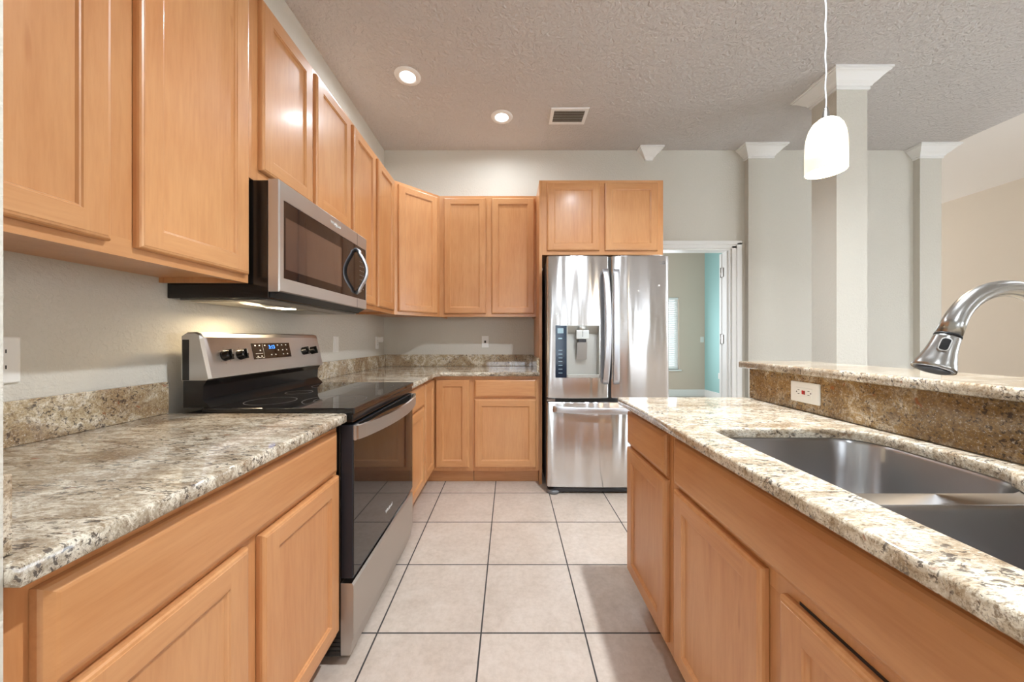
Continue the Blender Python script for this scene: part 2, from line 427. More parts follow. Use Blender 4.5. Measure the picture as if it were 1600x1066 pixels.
# columns and their crowns
def column(name, x0, x1, y0, y1):
    return struct(name, MB().box(x0, x1, y0, y1, 0, CEIL), WALL)
CPROF = [(.0, 2.94), (.010, 2.94), (.012, 2.95), (.010, 2.958), (.018, 2.962), (.022, 2.972), (.038, 2.985), (.055, 3.005), (.07, 3.02), (.082, 3.026), (.084, 3.034), (.092, 3.036), (.092, CEIL-.0005), (0, CEIL-.0005)]
def crown(name, x0, x1, y0, y1):
    m = MB(); rings = []
    for d_, z in CPROF: rings.append([(x0-d_, y0-d_, z), (x1+d_, y0-d_, z), (x1+d_, y1+(d_ if y1 < YB-.01 else 0), z), (x0-d_, y1+(d_ if y1 < YB-.01 else 0), z)])
    m.rings(rings, True, True); return struct(name, m, WHITE)
column('wall_column_near', 2.31, 2.527, 2.42, 2.62); crown('trim_1', 2.31, 2.527, 2.42, 2.62)
column('wall_pilaster_middle', 2.325, 2.56, 3.335, YB); crown('trim_2', 2.325, 2.56, 3.335, YB)
column('wall_pilaster_far', 3.995, 4.205, 3.335, YB); crown('trim_3', 3.995, 4.205, 3.335, YB)
crown('trim_4', 1.348, 1.40, YB-.003, YB)

# ------------------------------------------------------------------ cabinets
def frame_L(x, y0):  return lambda u, n, z: Vector((x+n, y0+u, z))          # faces +X, u runs away from the camera
def frame_B(y, x0):  return lambda u, n, z: Vector((x0+u, y-n, z))          # faces the camera
def frame_I(x, y0):  return lambda u, n, z: Vector((x-n, y0+u, z))          # faces -X
def frame_D(x, y):
    s = 2**-.5
    return lambda u, n, z: Vector((x+u*s+n*s, y+u*s-n*s, z))
def shaker(F, u0, u1, z0, z1, parent, WH, name='door', n0=.001, dn=0, lab=None):
    m = MB(F); T = .02+n0; s = .056; e = .011
    R = lambda i, n, j=None: [(u0+i, n, z0+(j if j is not None else i)), (u1-i, n, z0+(j if j is not None else i)), (u1-i, n, z1-(j if j is not None else i)), (u0+i, n, z1-(j if j is not None else i))]
    m.rings([R(0, n0), R(0, T-.011), R(.0015, T-.0055), R(.0045, T-.0025), R(.009, T-.0012), R(.0095, T-.0003), R(e, T)], True, False)
    # stiles (vertical grain) and rails (horizontal grain)
    m.quad([(u0+e, T, z0+e), (u0+s, T, z0+e), (u0+s, T, z1-e), (u0+e, T, z1-e)]); m.quad([(u1-s, T, z0+e), (u1-e, T, z0+e), (u1-e, T, z1-e), (u1-s, T, z1-e)])
    m.quad([(u0+s, T, z0+e), (u1-s, T, z0+e), (u1-s, T, z0+s), (u0+s, T, z0+s)], 1); m.quad([(u0+s, T, z1-s), (u1-s, T, z1-s), (u1-s, T, z1-e), (u0+s, T, z1-e)], 1)
    m.rings([R(s, T), R(s+.002, T-.003), R(s+.005, T-.004), R(s+.008, T-.009)], False, True)
    return m.build(name, [WZ, WH], parent, recalc=True)
def drawer_front(F, u0, u1, z0, z1, parent, WH, name='drawer', n0=.001):
    m = MB(F); T = .02+n0
    R = lambda i, n: [(u0+i, n, z0+i), (u1-i, n, z0+i), (u1-i, n, z1-i), (u0+i, n, z1-i)]
    m.rings([R(0, n0), R(0, T-.010), R(.003, T-.006), R(.012, T-.001), R(.016, T)])
    return m.build(name, WH, parent)
def wall_cabinet(label, F, W, z0, z1, depth, doors, WH, name='wall_cabinet', dz=(.027, .024), group=None):
    c = F(W/2, -depth/2, z0)
    t = thing(name, label, 'cabinet', c, group)
    m = MB(F); m.box(.016, W-.016, -depth, -.019, z0+.018, z1-.001); m.box(0, .016, -depth, -.019, z0, z1); m.box(W-.016, W, -depth, -.019, z0, z1); m.build('carcass', WZ, t)
    m = MB(F); rail(m, W, z0, z1); m.build('face_frame', [WZ, WH], t)
    for (a, b_) in doors: shaker(F, a, b_, z0+dz[0], z1-dz[1], t, WH)
    return t
def rail(m, W, z0, z1):
    m.box(0, .045, -.019, 0, z0, z1); m.box(W-.045, W, -.019, 0, z0, z1)
    m.box(.045, W-.045, -.019, 0, z0, z0+.045, mi=1); m.box(.045, W-.045, -.019, 0, z1-.045, z1, mi=1); m.box(.045, W-.045, -.019, -.0005, z0+.045, z1-.045)
UZ0, UZ1 = 1.380, 2.470
XU = -.938; UD = XU-XL-.0005
F = frame_L(XU, .405)
wall_cabinet('long maple wall cabinet nearest the camera, left of the microwave', F, .823, UZ0, UZ1, UD, [(.025, .388), (.446, .806)], WY)
F = frame_L(XU, 1.2285)
wall_cabinet('short maple wall cabinet directly above the microwave', F, .771, 1.762, UZ1, UD, [(.045, .374), (.402, .757)], WY, dz=(.046, .024))
F = frame_L(XU, 2.0)
wall_cabinet('maple two-door wall cabinet between the microwave and the angled corner cabinet', F, .779, UZ0, UZ1, UD, [(.02, .355), (.40, .736)], WY)
# angled corner cabinet
F = frame_D(XU, 2.78); W = .305*2**.5
t = thing('corner_wall_cabinet', 'tall angled maple wall cabinet filling the corner of the walls', 'cabinet', (-1.0, 3.15, UZ0))
m = MB(); poly = [(XL+.0005, 2.78), (XU-.0135, 2.78), (-.633, YB-.305+.0135), (-.633, YB-.0005), (XL+.0005, YB-.0005)]
m.rings([[(x, y, UZ0+.018) for x, y in poly], [(x, y, UZ1) for x, y in poly]]); m.build('carcass', WZ, t)
m = MB(F); m.box(0, .03, -.019, 0, UZ0, UZ1); m.box(W-.03, W, -.019, 0, UZ0, UZ1); m.box(.03, W-.03, -.019, 0, UZ0, UZ0+.045, mi=1); m.box(.03, W-.03, -.019, 0, UZ1-.045, UZ1, mi=1); m.box(.03, W-.03, -.019, -.0005, UZ0+.045, UZ1-.045)
m.build('face_frame', [WZ, WX], t)
shaker(F, .03, W-.03, UZ0+.027, UZ1-.024, t, WX)
F = frame_B(YB-.305, -.6325)
wall_cabinet('maple two-door wall cabinet on the back wall, left of the refrigerator', F, .8715, UZ0, UZ1, .3045, [(.042, .417), (.470, .853)], WX)
FX0 = .263
F = frame_B(2.783, FX0)
fcab = wall_cabinet('short deep maple cabinet above the steel refrigerator, with a floor-length side panel', F, 1.246-FX0, 1.864, UZ1, .6065, [(.04, .463), (.508, .935)], WX, dz=(.032, .024))
MB().box(.2395, .2625, 2.783, YB-.0005, 0, UZ1).build('side_panel', WZ, fcab)

def base_cabinet(label, F, W, depth, fronts, WH, zt=.884, stiles=()):
    c = F(W/2, -depth/2, 0); t = thing('base_cabinet', label, 'cabinet', c)
    m = MB(F); m.box(.001, W-.001, -depth, -.02, .115, zt-.001); m.build('carcass', WZ, t)
    m = MB(F); m.box(0, W, -.0195, 0, .115, zt-.0005)
    m.build('face_frame', WZ, t)
    MB(F).box(.002, W-.002, -.09, -.075, 0, .115).build('toe_kick', WH, t)
    MB(F).box(.002, W-.002, -depth, -.091, 0, .114).build('plinth', WZ, t)
    for kind, a, b_ in fronts:
        if kind == 'door': shaker(F, a, b_, .145, .697, t, WH)
        elif kind == 'tall': shaker(F, a, b_, .145, .856, t, WH)
        elif kind == 'drawer': drawer_front(F, a, b_, .712, .856, t, WH)
        elif kind == 'panel': drawer_front(F, a, b_, .712, .856, t, WH, 'false_drawer_front')
        elif kind == 'lowdoor': shaker(F, a, b_, .145, .680, t, WH)
    return t
XB = -.623; BD = XB-XL-.001
F = frame_L(XB, .405)
base_cabinet('maple base cabinet nearest the camera, left of the range', F, .824, BD, [('drawer', .038, .800), ('door', .05, .391), ('door', .434, .811)], WY)
F = frame_L(XB, 2.0)
base_cabinet('narrow maple base cabinet just beyond the range', F, .445, BD, [('drawer', .02, .43), ('door', .02, .43)], WY)
# corner base cabinet with two meeting doors
t = thing('corner_base_cabinet', 'maple corner base cabinet whose two narrow doors meet at a right angle', 'cabinet', (-.93, 3.0, 0))
YF = 2.77
poly = [(XL+.001, 2.447), (XB-.0195, 2.447), (XB-.0195, YF+.0195), (-.298, YF+.0195), (-.298, YB-.001), (XL+.001, YB-.001)]
m = MB(); m.rings([[(x, y, .115) for x, y in poly], [(x, y, .883) for x, y in poly]]); m.build('carcass', WZ, t)
F = frame_L(XB, 2.447)
m = MB(); m.box(XB-.0195, XB, 2.447, YF, .115, .8835); m.box(XB-.0195, -.298, YF, YF+.0195, .115, .8835); m.build('face_frame', WZ, t)
m = MB(); m.box(XB-.09, XB-.075, 2.447, YF+.09, 0, .115); m.box(XB-.075, -.299, YF+.075, YF+.09, 0, .115); m.build('toe_kick', WX, t)
shaker(F, .018, YF-2.447-.022, .145, .856, t, WY)
F = frame_B(YF, XB)
shaker(F, .026, -.326-XB, .145, .856, t, WX)
F = frame_B(YF, -.2975)
base_cabinet('maple base cabinet with drawer and door, next to the refrigerator panel', F, .5365, YB-YF-.001, [('drawer', .0125, .511), ('door', .0125, .511)], WX)

# ------------------------------------------------------------------ worktops
def worktop(name, label, outer, holes, z0=.884, z1=.914, mtl=GT, r=.0055, cat='countertop'):
    m = MB(); slab(m, outer, holes, z0, z1, r); return tag(m.build(name, mtl), label, cat)
CX = -.578
o = worktop('countertop', 'speckled cream granite countertop nearest the camera, left of the range', [(XL+.001, .404), (CX, .404), (CX, 1.213), (CX-.006, 1.224), (CX-.02, 1.229), (XL+.001, 1.229)], [], mtl=GC)
o = worktop('countertop', 'L-shaped granite countertop turning the corner beyond the range', [(XL+.001, 1.998), (CX, 1.998), (CX, 2.66), (CX+.012, 2.69), (CX+.04, 2.716), (CX+.07, 2.725), (.238, 2.725), (.238, YB-.001), (XL+.001, YB-.001)], [], mtl=GC)
def splash(label, x0, x1, y0, y1, z0=.9145, z1=1.027, mtl=GB):
    return tag(MB().box(x0, x1, y0, y1, z0, z1, .002).build('backsplash', mtl), label, 'backsplash')
splash('low granite backsplash strip on the left wall beside the white outlet', XL+.0005, XL+.02, .404, 1.229)
splash('low granite backsplash strip on the left wall beyond the range', XL+.0005, XL+.02, 1.998, YB-.001)
splash('low granite backsplash strip along the back wall', XL+.021, .2175, YB-.02, YB-.0005)
splash('short granite side splash against the refrigerator panel', .2185, .2385, 2.76, YB-.021)
splash('short granite end splash at the extreme left edge of the near countertop', XL+.021, -.615, .4035, .424, z1=1.014, mtl=GT)

# ------------------------------------------------------------------ island
IX, IXB, IYF, IYN = .493, 1.085, 1.568, -.55
tagk = dict()
F = frame_I(.547, 1.145)
base_cabinet('island base cabinet with one drawer and one door, nearest the refrigerator', F, .405, .518, [('drawer', .023, .4), ('door', .023, .4)], WY)
F = frame_I(.547, .25)
t = base_cabinet('wide island sink cabinet with false front, under the double sink', F, .894, .518, [('panel', .03, .858), ('door', .470, .858), ('lowdoor', .03, .424)], WY, zt=.664)
m = MB(F); m.box(.001, .893, -.0195, 0, .664, .8835); m.build('sink_front_rail', WZ, t)
MB(F).box(.034, .395, .0003, .001, .676, .686).build('dark_gap_strip', SLOT, t)  # dark strip stands in for the shaded opening above the low door
F = frame_I(.547, -.545)
base_cabinet('island base cabinet at the near end, mostly out of view', F, .794, .518, [('drawer', .02, .77), ('door', .02, .38), ('door', .41, .77)], WY)
# sink opening
HOLE = [(.597, .25)]
def arc(cx, cy, r, a0, a1, n=8): return [(cx+r*math.cos(math.radians(a0+(a1-a0)*k/n)), cy+r*math.sin(math.radians(a0+(a1-a0)*k/n))) for k in range(n+1)]
hole = arc(.647, .345, .05, 180, 270) + arc(.95, .375, .08, 270, 360) + [(1.033, .44), (1.03, .50)] + arc(.965, .53, .06, 0, 60, 4) + [(.982, .615), (.978, .635), (.982, .655)] + arc(.965, .74, .068, -60, 0, 4) + [(1.036, .80), (1.037, .87)] + arc(.94, .925, .097, 0, 90) + arc(.645, .974, .048, 90, 180)
worktop('countertop', 'polished granite island countertop around the double sink', [(IX, IYN), (IXB, IYN), (IXB, IYF), (IX+.008, IYF), (IX, IYF-.008)], [hole], r=.006)
# double bowl sink
t = thing('kitchen_sink', 'stainless steel double bowl sink set under the granite island top', 'sink', (.82, .63, .68))
b1 = rrect(.594, 1.041, .660, 1.028, [.05, .085, .104, .053], 8); b2 = rrect(.600, 1.032, .290, .612, [.06, .10, .12, .05], 8)
m = MB()
plate = rrect(.57, 1.06, .262, 1.05, .06, 5)
m2 = m.bm
def bowl(mm, loop, ztop, depth):
    prof = [(0, ztop), (.0015, ztop-.002), (.003, ztop-.008), (.008, ztop-depth*.6), (.014, ztop-depth+.05), (.024, ztop-depth+.02), (.05, ztop-depth+.003), (.09, ztop-depth), (.14, ztop-depth-.002)]
    rings = []
    cx = sum(p[0] for p in loop)/len(loop); cy = sum(p[1] for p in loop)/len(loop)
    for d_, z in prof:
        rings.append([(cx+(x-cx)*(1-d_/.215), cy+(y-cy)*(1-d_/.18), z) for x, y in loop])
    mm.rings(rings, False, True, smooth=True)
m = MB(); slab(m, plate, [b1, b2], .876, .8832, .0018); m.build('sink_rim', STEELS, t)
for lp in (b1, b2):
    m = MB(); bowl(m, lp, .8822, .20); o = m.build('bowl', STEELS, t)
    cx = sum(p[0] for p in lp)/len(lp); cy = sum(p[1] for p in lp)/len(lp)
    MB().lathe([(.045, 0), (.045, .003), (.03, .004), (.026, .001)], (cx, cy, .6805), n=24).build('drain', CHROME, o)
# knee wall, splash, raised ledge
struct('wall_knee', MB().box(IXB+.02, 1.24, IYN, 1.55, 0, 1.048), WALL)
tag(MB().box(IXB-.0005, IXB+.0195, IYN, 1.549, .9145, 1.0485, .001).build('backsplash', GD), 'tall brown granite backsplash on the island holding the red-buttoned outlet', 'backsplash')
m = MB(); slab(m, [(1.055, IYN), (1.36, IYN), (1.36, 1.578), (1.055, 1.578)], [], 1.0495, 1.0795, .006)
tag(m.build('bar_ledge', GT), 'raised granite bar ledge running behind the sink', 'bar ledge')

# ------------------------------------------------------------------ faucet
t = thing('faucet', 'brushed nickel gooseneck pull-down faucet arching over the sink', 'faucet', (1.035, .64, .9145))
m = MB(); m.lathe([(.028, 0), (.028, .006), (.024, .012), (.021, .05), (.0215, .10)], (1.035, .64, .9145)); m.build('base', NICKEL, t)
pts = []; rr = []
pts += [(1.035, .64, z) for z in (1.0145, 1.06, 1.11, 1.15)]; rr += [.017, .0165, .016, .016]
cx_, cz_ = .928, 1.168
for k in range(0, 19):
    a = math.radians(k*(156/18)); pts.append((cx_+.107*math.cos(a), .64, cz_+.107*math.sin(a))); rr.append(.0148)
pts.append((pts[-1][0]-.41*.028, .64, pts[-1][2]-.912*.028)); rr.append(.0172); rr[-2] = .0160; rr[-3] = .0152
m = MB(); m.tube(pts, rr, 24, up=(0,1,0)); m.build('neck', NICKEL, t)
pe = Vector(pts[-1]); dr = Vector((-.45, 0, -1)).normalized()
ax2 = Vector((0,1,0)); ax1 = dr.cross(ax2).normalized()
def FH(a, b_, c): return pe + ax1*a + ax2*b_ + dr*c
m = MB(FH); m.lathe([(.0172, .0015), (.0178, .006), (.0184, .016), (.0208, .034), (.0255, .053), (.0285, .064), (.0285, .068), (.024, .0695)], n=32); sp = m.build('spray_head', NICKEL, t)
m = MB(FH); m.lathe([(.0178, -.001), (.0178, .0015)], n=32); m.build('joint_ring', BLACKM, t)
m = MB(FH); m.lathe([(.022, .0695), (.021, .071), (.012, .0712)], n=24); m.build('nozzle', DGREY, sp)
_a = math.radians(47)
def FH2(a, b_, c): return FH(a*math.cos(_a)+b_*math.sin(_a), -a*math.sin(_a)+b_*math.cos(_a), c)
m = MB(FH2); m.rings([[(x*.9, -.0185-.0*z, z) for x, z in rrect(-.0085, .0085, .010, .040, .006)], [(x*.8, -.0255, z) for x, z in rrect(-.0085, .0085, .012, .038, .006)]], smooth=False); m.build('button_bezel', CHROME, sp)
m = MB(FH2); m.rings([[(x, -.0225, z) for x, z in rrect(-.0056, .0056, .0140, .0362, .004)], [(x, -.0268, z) for x, z in rrect(-.0054, .0054, .0143, .036, .004)]]); m.build('button', BLACK, sp)
m = MB(); m.tube([(1.035, .62, .985), (1.035, .58, .99), (1.03, .53, 1.01)], [.009, .0075, .006], 12); m.build('lever', NICKEL, t)

# ------------------------------------------------------------------ microwave
MY0, MY1, MX = 1.2375, 1.993, -.833
t = thing('microwave', 'stainless over-the-range microwave with dark window under the short wall cabinet', 'microwave', (-1.03, 1.615, 1.325))
MB().box(XL+.001, MX-.042, MY0+.003, MY1-.003, 1.328, 1.757, .003).build('body', BLACK, t)
GY0, GY1, GZ0, GZ1 = 1.262, 1.978, 1.404, 1.692
m = MB()
rs = lambda i, x: [(x, MY0+i, 1.352+i), (x, MY1-i, 1.352+i), (x, MY1-i, 1.760-i), (x, MY0+i, 1.760-i)]
m.rings([rs(0, MX-.04), rs(0, MX-.004), rs(.004, MX)], True, False)
def ringrect(m, X, a, b_): # frame between outer rect a and inner rect b_  (y0,y1,z0,z1)
    (y0, y1, z0, z1), (p0, p1, q0, q1) = a, b_
    m.quad([(X, y0, z0), (X, y1, z0), (X, p1, q0), (X, p0, q0)]); m.quad([(X, y0, z1), (X, y1, z1), (X, p1, q1), (X, p0, q1)])
    m.quad([(X, y0, z0), (X, y0, z1), (X, p0, q1), (X, p0, q0)]); m.quad([(X, y1, z0), (X, y1, z1), (X, p1, q1), (X, p1, q0)])
ringrect(m, MX, (MY0+.004, MY1-.004, 1.356, 1.756), (GY0, GY1, GZ0, GZ1))
md = m.build('door', STEEL, t)
MB().box(MX-.012, MX-.0015, GY0, GY1, GZ0, GZ1).build('door_glass', GLASSB, md)
MB().box(MX-.0014, MX-.0010, GY0+.012, 1.70, GZ0+.035, GZ1-.06).build('window_mesh', MWIN, md)
MB().box(MX-.001, MX+.0004, 1.868, 1.8705, 1.354, 1.404).build('door_seam', SLOT, md)
MB().box(MX-.001, MX+.0004, 1.868, 1.8705, 1.692, 1.758).build('door_seam', SLOT, md)
pts = [(MX-.002, 1.862, 1.43), (MX+.018, 1.858, 1.442)] + [(MX+.018+.040*math.sin(math.pi*k/12), 1.857, 1.452+k*(.192/12)) for k in range(13)] + [(MX+.018, 1.858, 1.654), (MX-.002, 1.862, 1.667)]
m = MB(); m.tube(pts, 0, up=(0,1,0), sec=[(.009*math.cos(2*math.pi*k/14), .013*math.sin(2*math.pi*k/14)) for k in range(14)]); m.build('handle', STEELH, t)
# underside: sloping grille, filter panels, lamp lens
m = MB(); m.rings([[(MX-.006, y, 1.352), (MX-.05, y, 1.327), (MX-.09, y, 1.326), (MX-.05, y, 1.352)] for y in (MY0+.012, MY1-.012)]); m.build('vent_grille', DGREY, t)
m = MB(); m.box(XL+.03, MX-.06, MY0+.02, MY1-.02, 1.322, 1.328, .002); un = m.build('underside_panel', mat('grey_underside', S(150,146,140), .35, .6), t)
FM_ = mat('filter_mesh', S(165,160,150), .4, .8)
for y in (1.27, 1.66): MB().box(XL+.06, XL+.26, y, y+.28, 1.3195, 1.3225, .001).build('grease_filter', FM_, un)
ln = MB().box(-1.075, -1.01, 1.50, 1.62, 1.3185, 1.322, .001).build('lamp_lens', mat('lit_hood_lens', (1,1,1,1), .4, emis=(1,.82,.58,1), estr=9), un)
area_light('hood_lamp', (-1.08, 1.44, 1.316), (0, math.radians(-12), 0), .05, .1, 2.4, (1,.80,.52), t)
def FM(y, z): return lambda r, u, o_: Vector((MX+.0004+o_, y+r, z+u))
text_part('logo', 'Whirlpool', .022, FM(1.64, 1.727), LETTER, md)
# the ring of the logo
m = MB(); m.tube([(MX+.0006, 1.645+.018*math.cos(2*math.pi*k/24), 1.727+.010*math.sin(2*math.pi*k/24)) for k in range(21)], .0008, 5, up=(1,0,0)); m.build('logo_ring', LETTER, md)
DIM = mat('dim_marks', S(150,140,130), .5)
for z in (1.61, 1.585, 1.56, 1.535, 1.51, 1.485, 1.46):
    for y in (1.905, 1.925, 1.945): MB().box(MX-.0014, MX-.0009, y, y+.008, z, z+.004).build('control_mark', DIM, md)

# ------------------------------------------------------------------ electric range
RY0, RY1 = 1.2365, 1.992
RF = -.565
t = thing('electric_range', 'freestanding electric range with black glass top and steel back panel', 'stove', (-.88, (RY0+RY1)/2, 0))
m = MB(); m.box(-1.19, RF-.047, RY0+.003, RY1-.003, .03, .908, .002)
for z in (.045, .06, .075, .09): m.box(RF-.16, RF-.05, RY0+.001, RY0+.003, z, z+.006)
m.build('body', BLACK, t)
for (x, y) in ((-1.15, RY0+.05), (-1.15, RY1-.05), (-.66, RY0+.05), (-.66, RY1-.05)):
    MB().lathe([(.015, 0), (.015, .03)], (x, y, 0), n=12).build('leg', BLACKM, t)
# glass cooktop
m = MB(); m.box(-1.115, RF+.004, RY0, RY1, .9085, .930, .004); ct = m.build('cooktop', GLASSB, t)
RING = mat('burner_line', S(110,108,108), .4)
def ringmesh(cx, cy, r, wd=.0022):
    m = MB(); n = 64
    for k in range(n):
        a, c = 2*math.pi*k/n, 2*math.pi*(k+1)/n
        m.quad([(cx+r*math.cos(a), cy+r*math.sin(a), .9303), (cx+(r+wd)*math.cos(a), cy+(r+wd)*math.sin(a), .9303), (cx+(r+wd)*math.cos(c), cy+(r+wd)*math.sin(c), .9303), (cx+r*math.cos(c), cy+r*math.sin(c), .9303)])
    return m
for (x, y, r) in ((-.965, 1.385, .088), (-.72, 1.415, .118), (-.97, 1.835, .078), (-.72, 1.815, .098), (-.99, 1.61, .055)):
    m = ringmesh(x, y, r)
    if r > .11: ringmesh(x, y, .078).build('burner_ring', RING, ct)
    m.build('burner_ring', RING, ct)
# front: fascia, door, handle, drawer
MB().box(RF-.046, RF-.002, RY0+.002, RY1-.002, .878, .9083, .003).build('front_fascia', BLACK, t)
od = MB().box(RF-.046, RF-.002, RY0+.002, RY1-.002, .312, .868, .003).build('oven_door', mat('door_edge_grey', S(56,58,66), .35, .6), t)
MB().box(RF-.003, RF+.0005, RY0+.004, RY1-.004, .322, .866, .0012).build('door_glass', GLASSB, od)
text_part('logo', 'Whirlpool', .021, lambda r, u, o_: Vector((RF+.001+o_, 1.60+r, .392+u)), LETTER, od)
hz0, hz1 = .812, .867
for y in (RY0+.004, RY1-.034):
    MB().box(RF-.012, RF+.008, y, y+.03, hz0, hz1, .003).build('handle_bracket', STEEL, od)
pts = []
for k in range(25):
    s = k/24; y = RY0+.006+s*(RY1-RY0-.012); x = RF+.012+.052*math.sin(math.pi*s)**.75
    pts.append((x, y, (hz0+hz1)/2+.002))
m = MB(); m.tube(pts, 0, up=(0,0,1), sec=[(-.0055, -.022), (.0055, -.025), (.0055, .025), (-.0055, .025)], smooth=False); m.build('handle', STEEL, od)
dw = MB(); 
dw.rings([[(RF-.046, y, .035), (RF-.012, y, .035), (RF-.006, y, .085), (RF, y, .095), (RF, y, .286), (RF-.006, y, .296), (RF-.046, y, .296)] for y in (RY0+.002, RY1-.002)])
dw.build('storage_drawer', STEEL, t)
# back panel
prof = [(-1.185, .925), (-1.185, 1.19), (-1.178, 1.202), (-1.13, 1.206), (-1.12, 1.20), (-1.112, 1.18), (-1.083, 1.034), (-1.095, 1.030), (-1.12, 1.03)]
m = MB(); cap = [(-1.185, .95), (-1.185, 1.196), (-1.172, 1.205), (-1.138, 1.206), (-1.122, 1.200), (-1.115, 1.186), (-1.083, 1.036), (-1.09, 1.030), (-1.185, 1.030)]
cap = cap[1:]
def xs(profile, y, sh=0): return [(x, y, z-sh*max(0, z-1.15)) for x, z in profile]
m.rings([xs([(a-(.006 if a > -1.12 else 0), b_-(.006 if b_ > 1.18 else 0)) for a, b_ in cap], RY0+.000), xs(cap, RY0+.010), xs(cap, RY1-.010), xs([(a-(.006 if a > -1.12 else 0), b_-(.006 if b_ > 1.18 else 0)) for a, b_ in cap], RY1-.0)])
bg = m.build('back_panel', STEEL, t)
m = MB(); m.rings([[(-1.1848, y, .93), (-1.1848, y, 1.0295), (-1.10, y, 1.0295), (-1.112, y, 1.01), (-1.115, y, .96), (-1.10, y, .945), (-1.085, y, .9305)] for y in (RY0+.006, RY1-.006)]); m.build('rear_trim', BLACK, t)
MB().box(-1.182, -1.158, RY0-.0006, RY0+.0004, 1.031, 1.178).build('side_inset', BLACKM, bg)
# tilted panel frame: from (x=-1.115,z=1.186) to (x=-1.083,z=1.036)
p0 = Vector((-1.083, 0, 1.036)); p1 = Vector((-1.115, 0, 1.186)); up_ = (p1-p0).normalized(); nn = Vector((up_.z, 0, -up_.x)).normalized()
def FP(y, h): return lambda r, u, o_: p0+up_*(h+u)+nn*o_+Vector((0, y+r, 0))
m = MB(FP(0, 0)); dpan = m; 
dpan.box(1.466, 1.717, .058, .128, .0, .0015, 0)
# (r=y along, u=height, o=out): box expects x,y,z = r,u,o
dpp = dpan.build('display_panel', GLASSB, bg)
text_part('clock_digits', '3:13', .024, lambda r, u, o_: FP(1.588, .109)(r, u, o_+.0022), BLUE, dpp, .0005)
for o_ in (dpp,): pass
marks = [(1.487, .118), (1.512, .118), (1.512, .096), (1.545, .118), (1.63, .118), (1.660, .118), (1.690, .118), (1.63, .094), (1.660, .094), (1.690, .094), (1.578, .074), (1.606, .074), (1.660, .074), (1.690, .074), (1.492, .070), (1.515, .070)]
for (y, u) in marks: MB(FP(0, 0)).box(y-.004, y+.004, u-.0025, u+.0025, .0014, .0018).build('button_mark', LETTER, dpp)
MB(FP(0, 0)).box(1.482, 1.525, .0815, .0830, .0014, .0018).build('divider_line', LETTER, dpp); MB(FP(0, 0)).box(1.531, 1.5318, .063, .124, .0014, .0018).build('divider_line', LETTER, dpp)
text_part('button_text', 'Keep Warm   Timer', .006, lambda r, u, o_: FP(1.505, .064)(r, u, o_+.0020), LETTER, dpp, .0003)
for y in (1.321, 1.396, 1.825, 1.900):
    m = MB(FP(y, .082)); m.lathe([(.021, .0), (.021, .004), (.0185, .007), (.0175, .022), (.015, .025)], (0, 0, 0), n=24)
    m.box(-.0035, .0035, -.020, .020, .006, .033, .002); k_ = m.build('knob', BLACK, bg)
    MB(FP(y, .082)).box(-.001, .001, 0, .019, .033, .0336).build('knob_mark', LETTER, k_)
    for a in range(0, 360, 45):
        MB(FP(y, .082)).box(.030*math.cos(math.radians(a))-.0012, .030*math.cos(math.radians(a))+.0012, .030*math.sin(math.radians(a))-.0008, .030*math.sin(math.radians(a))+.0008, .0003, .0008).build('dial_mark', SLOT, bg)

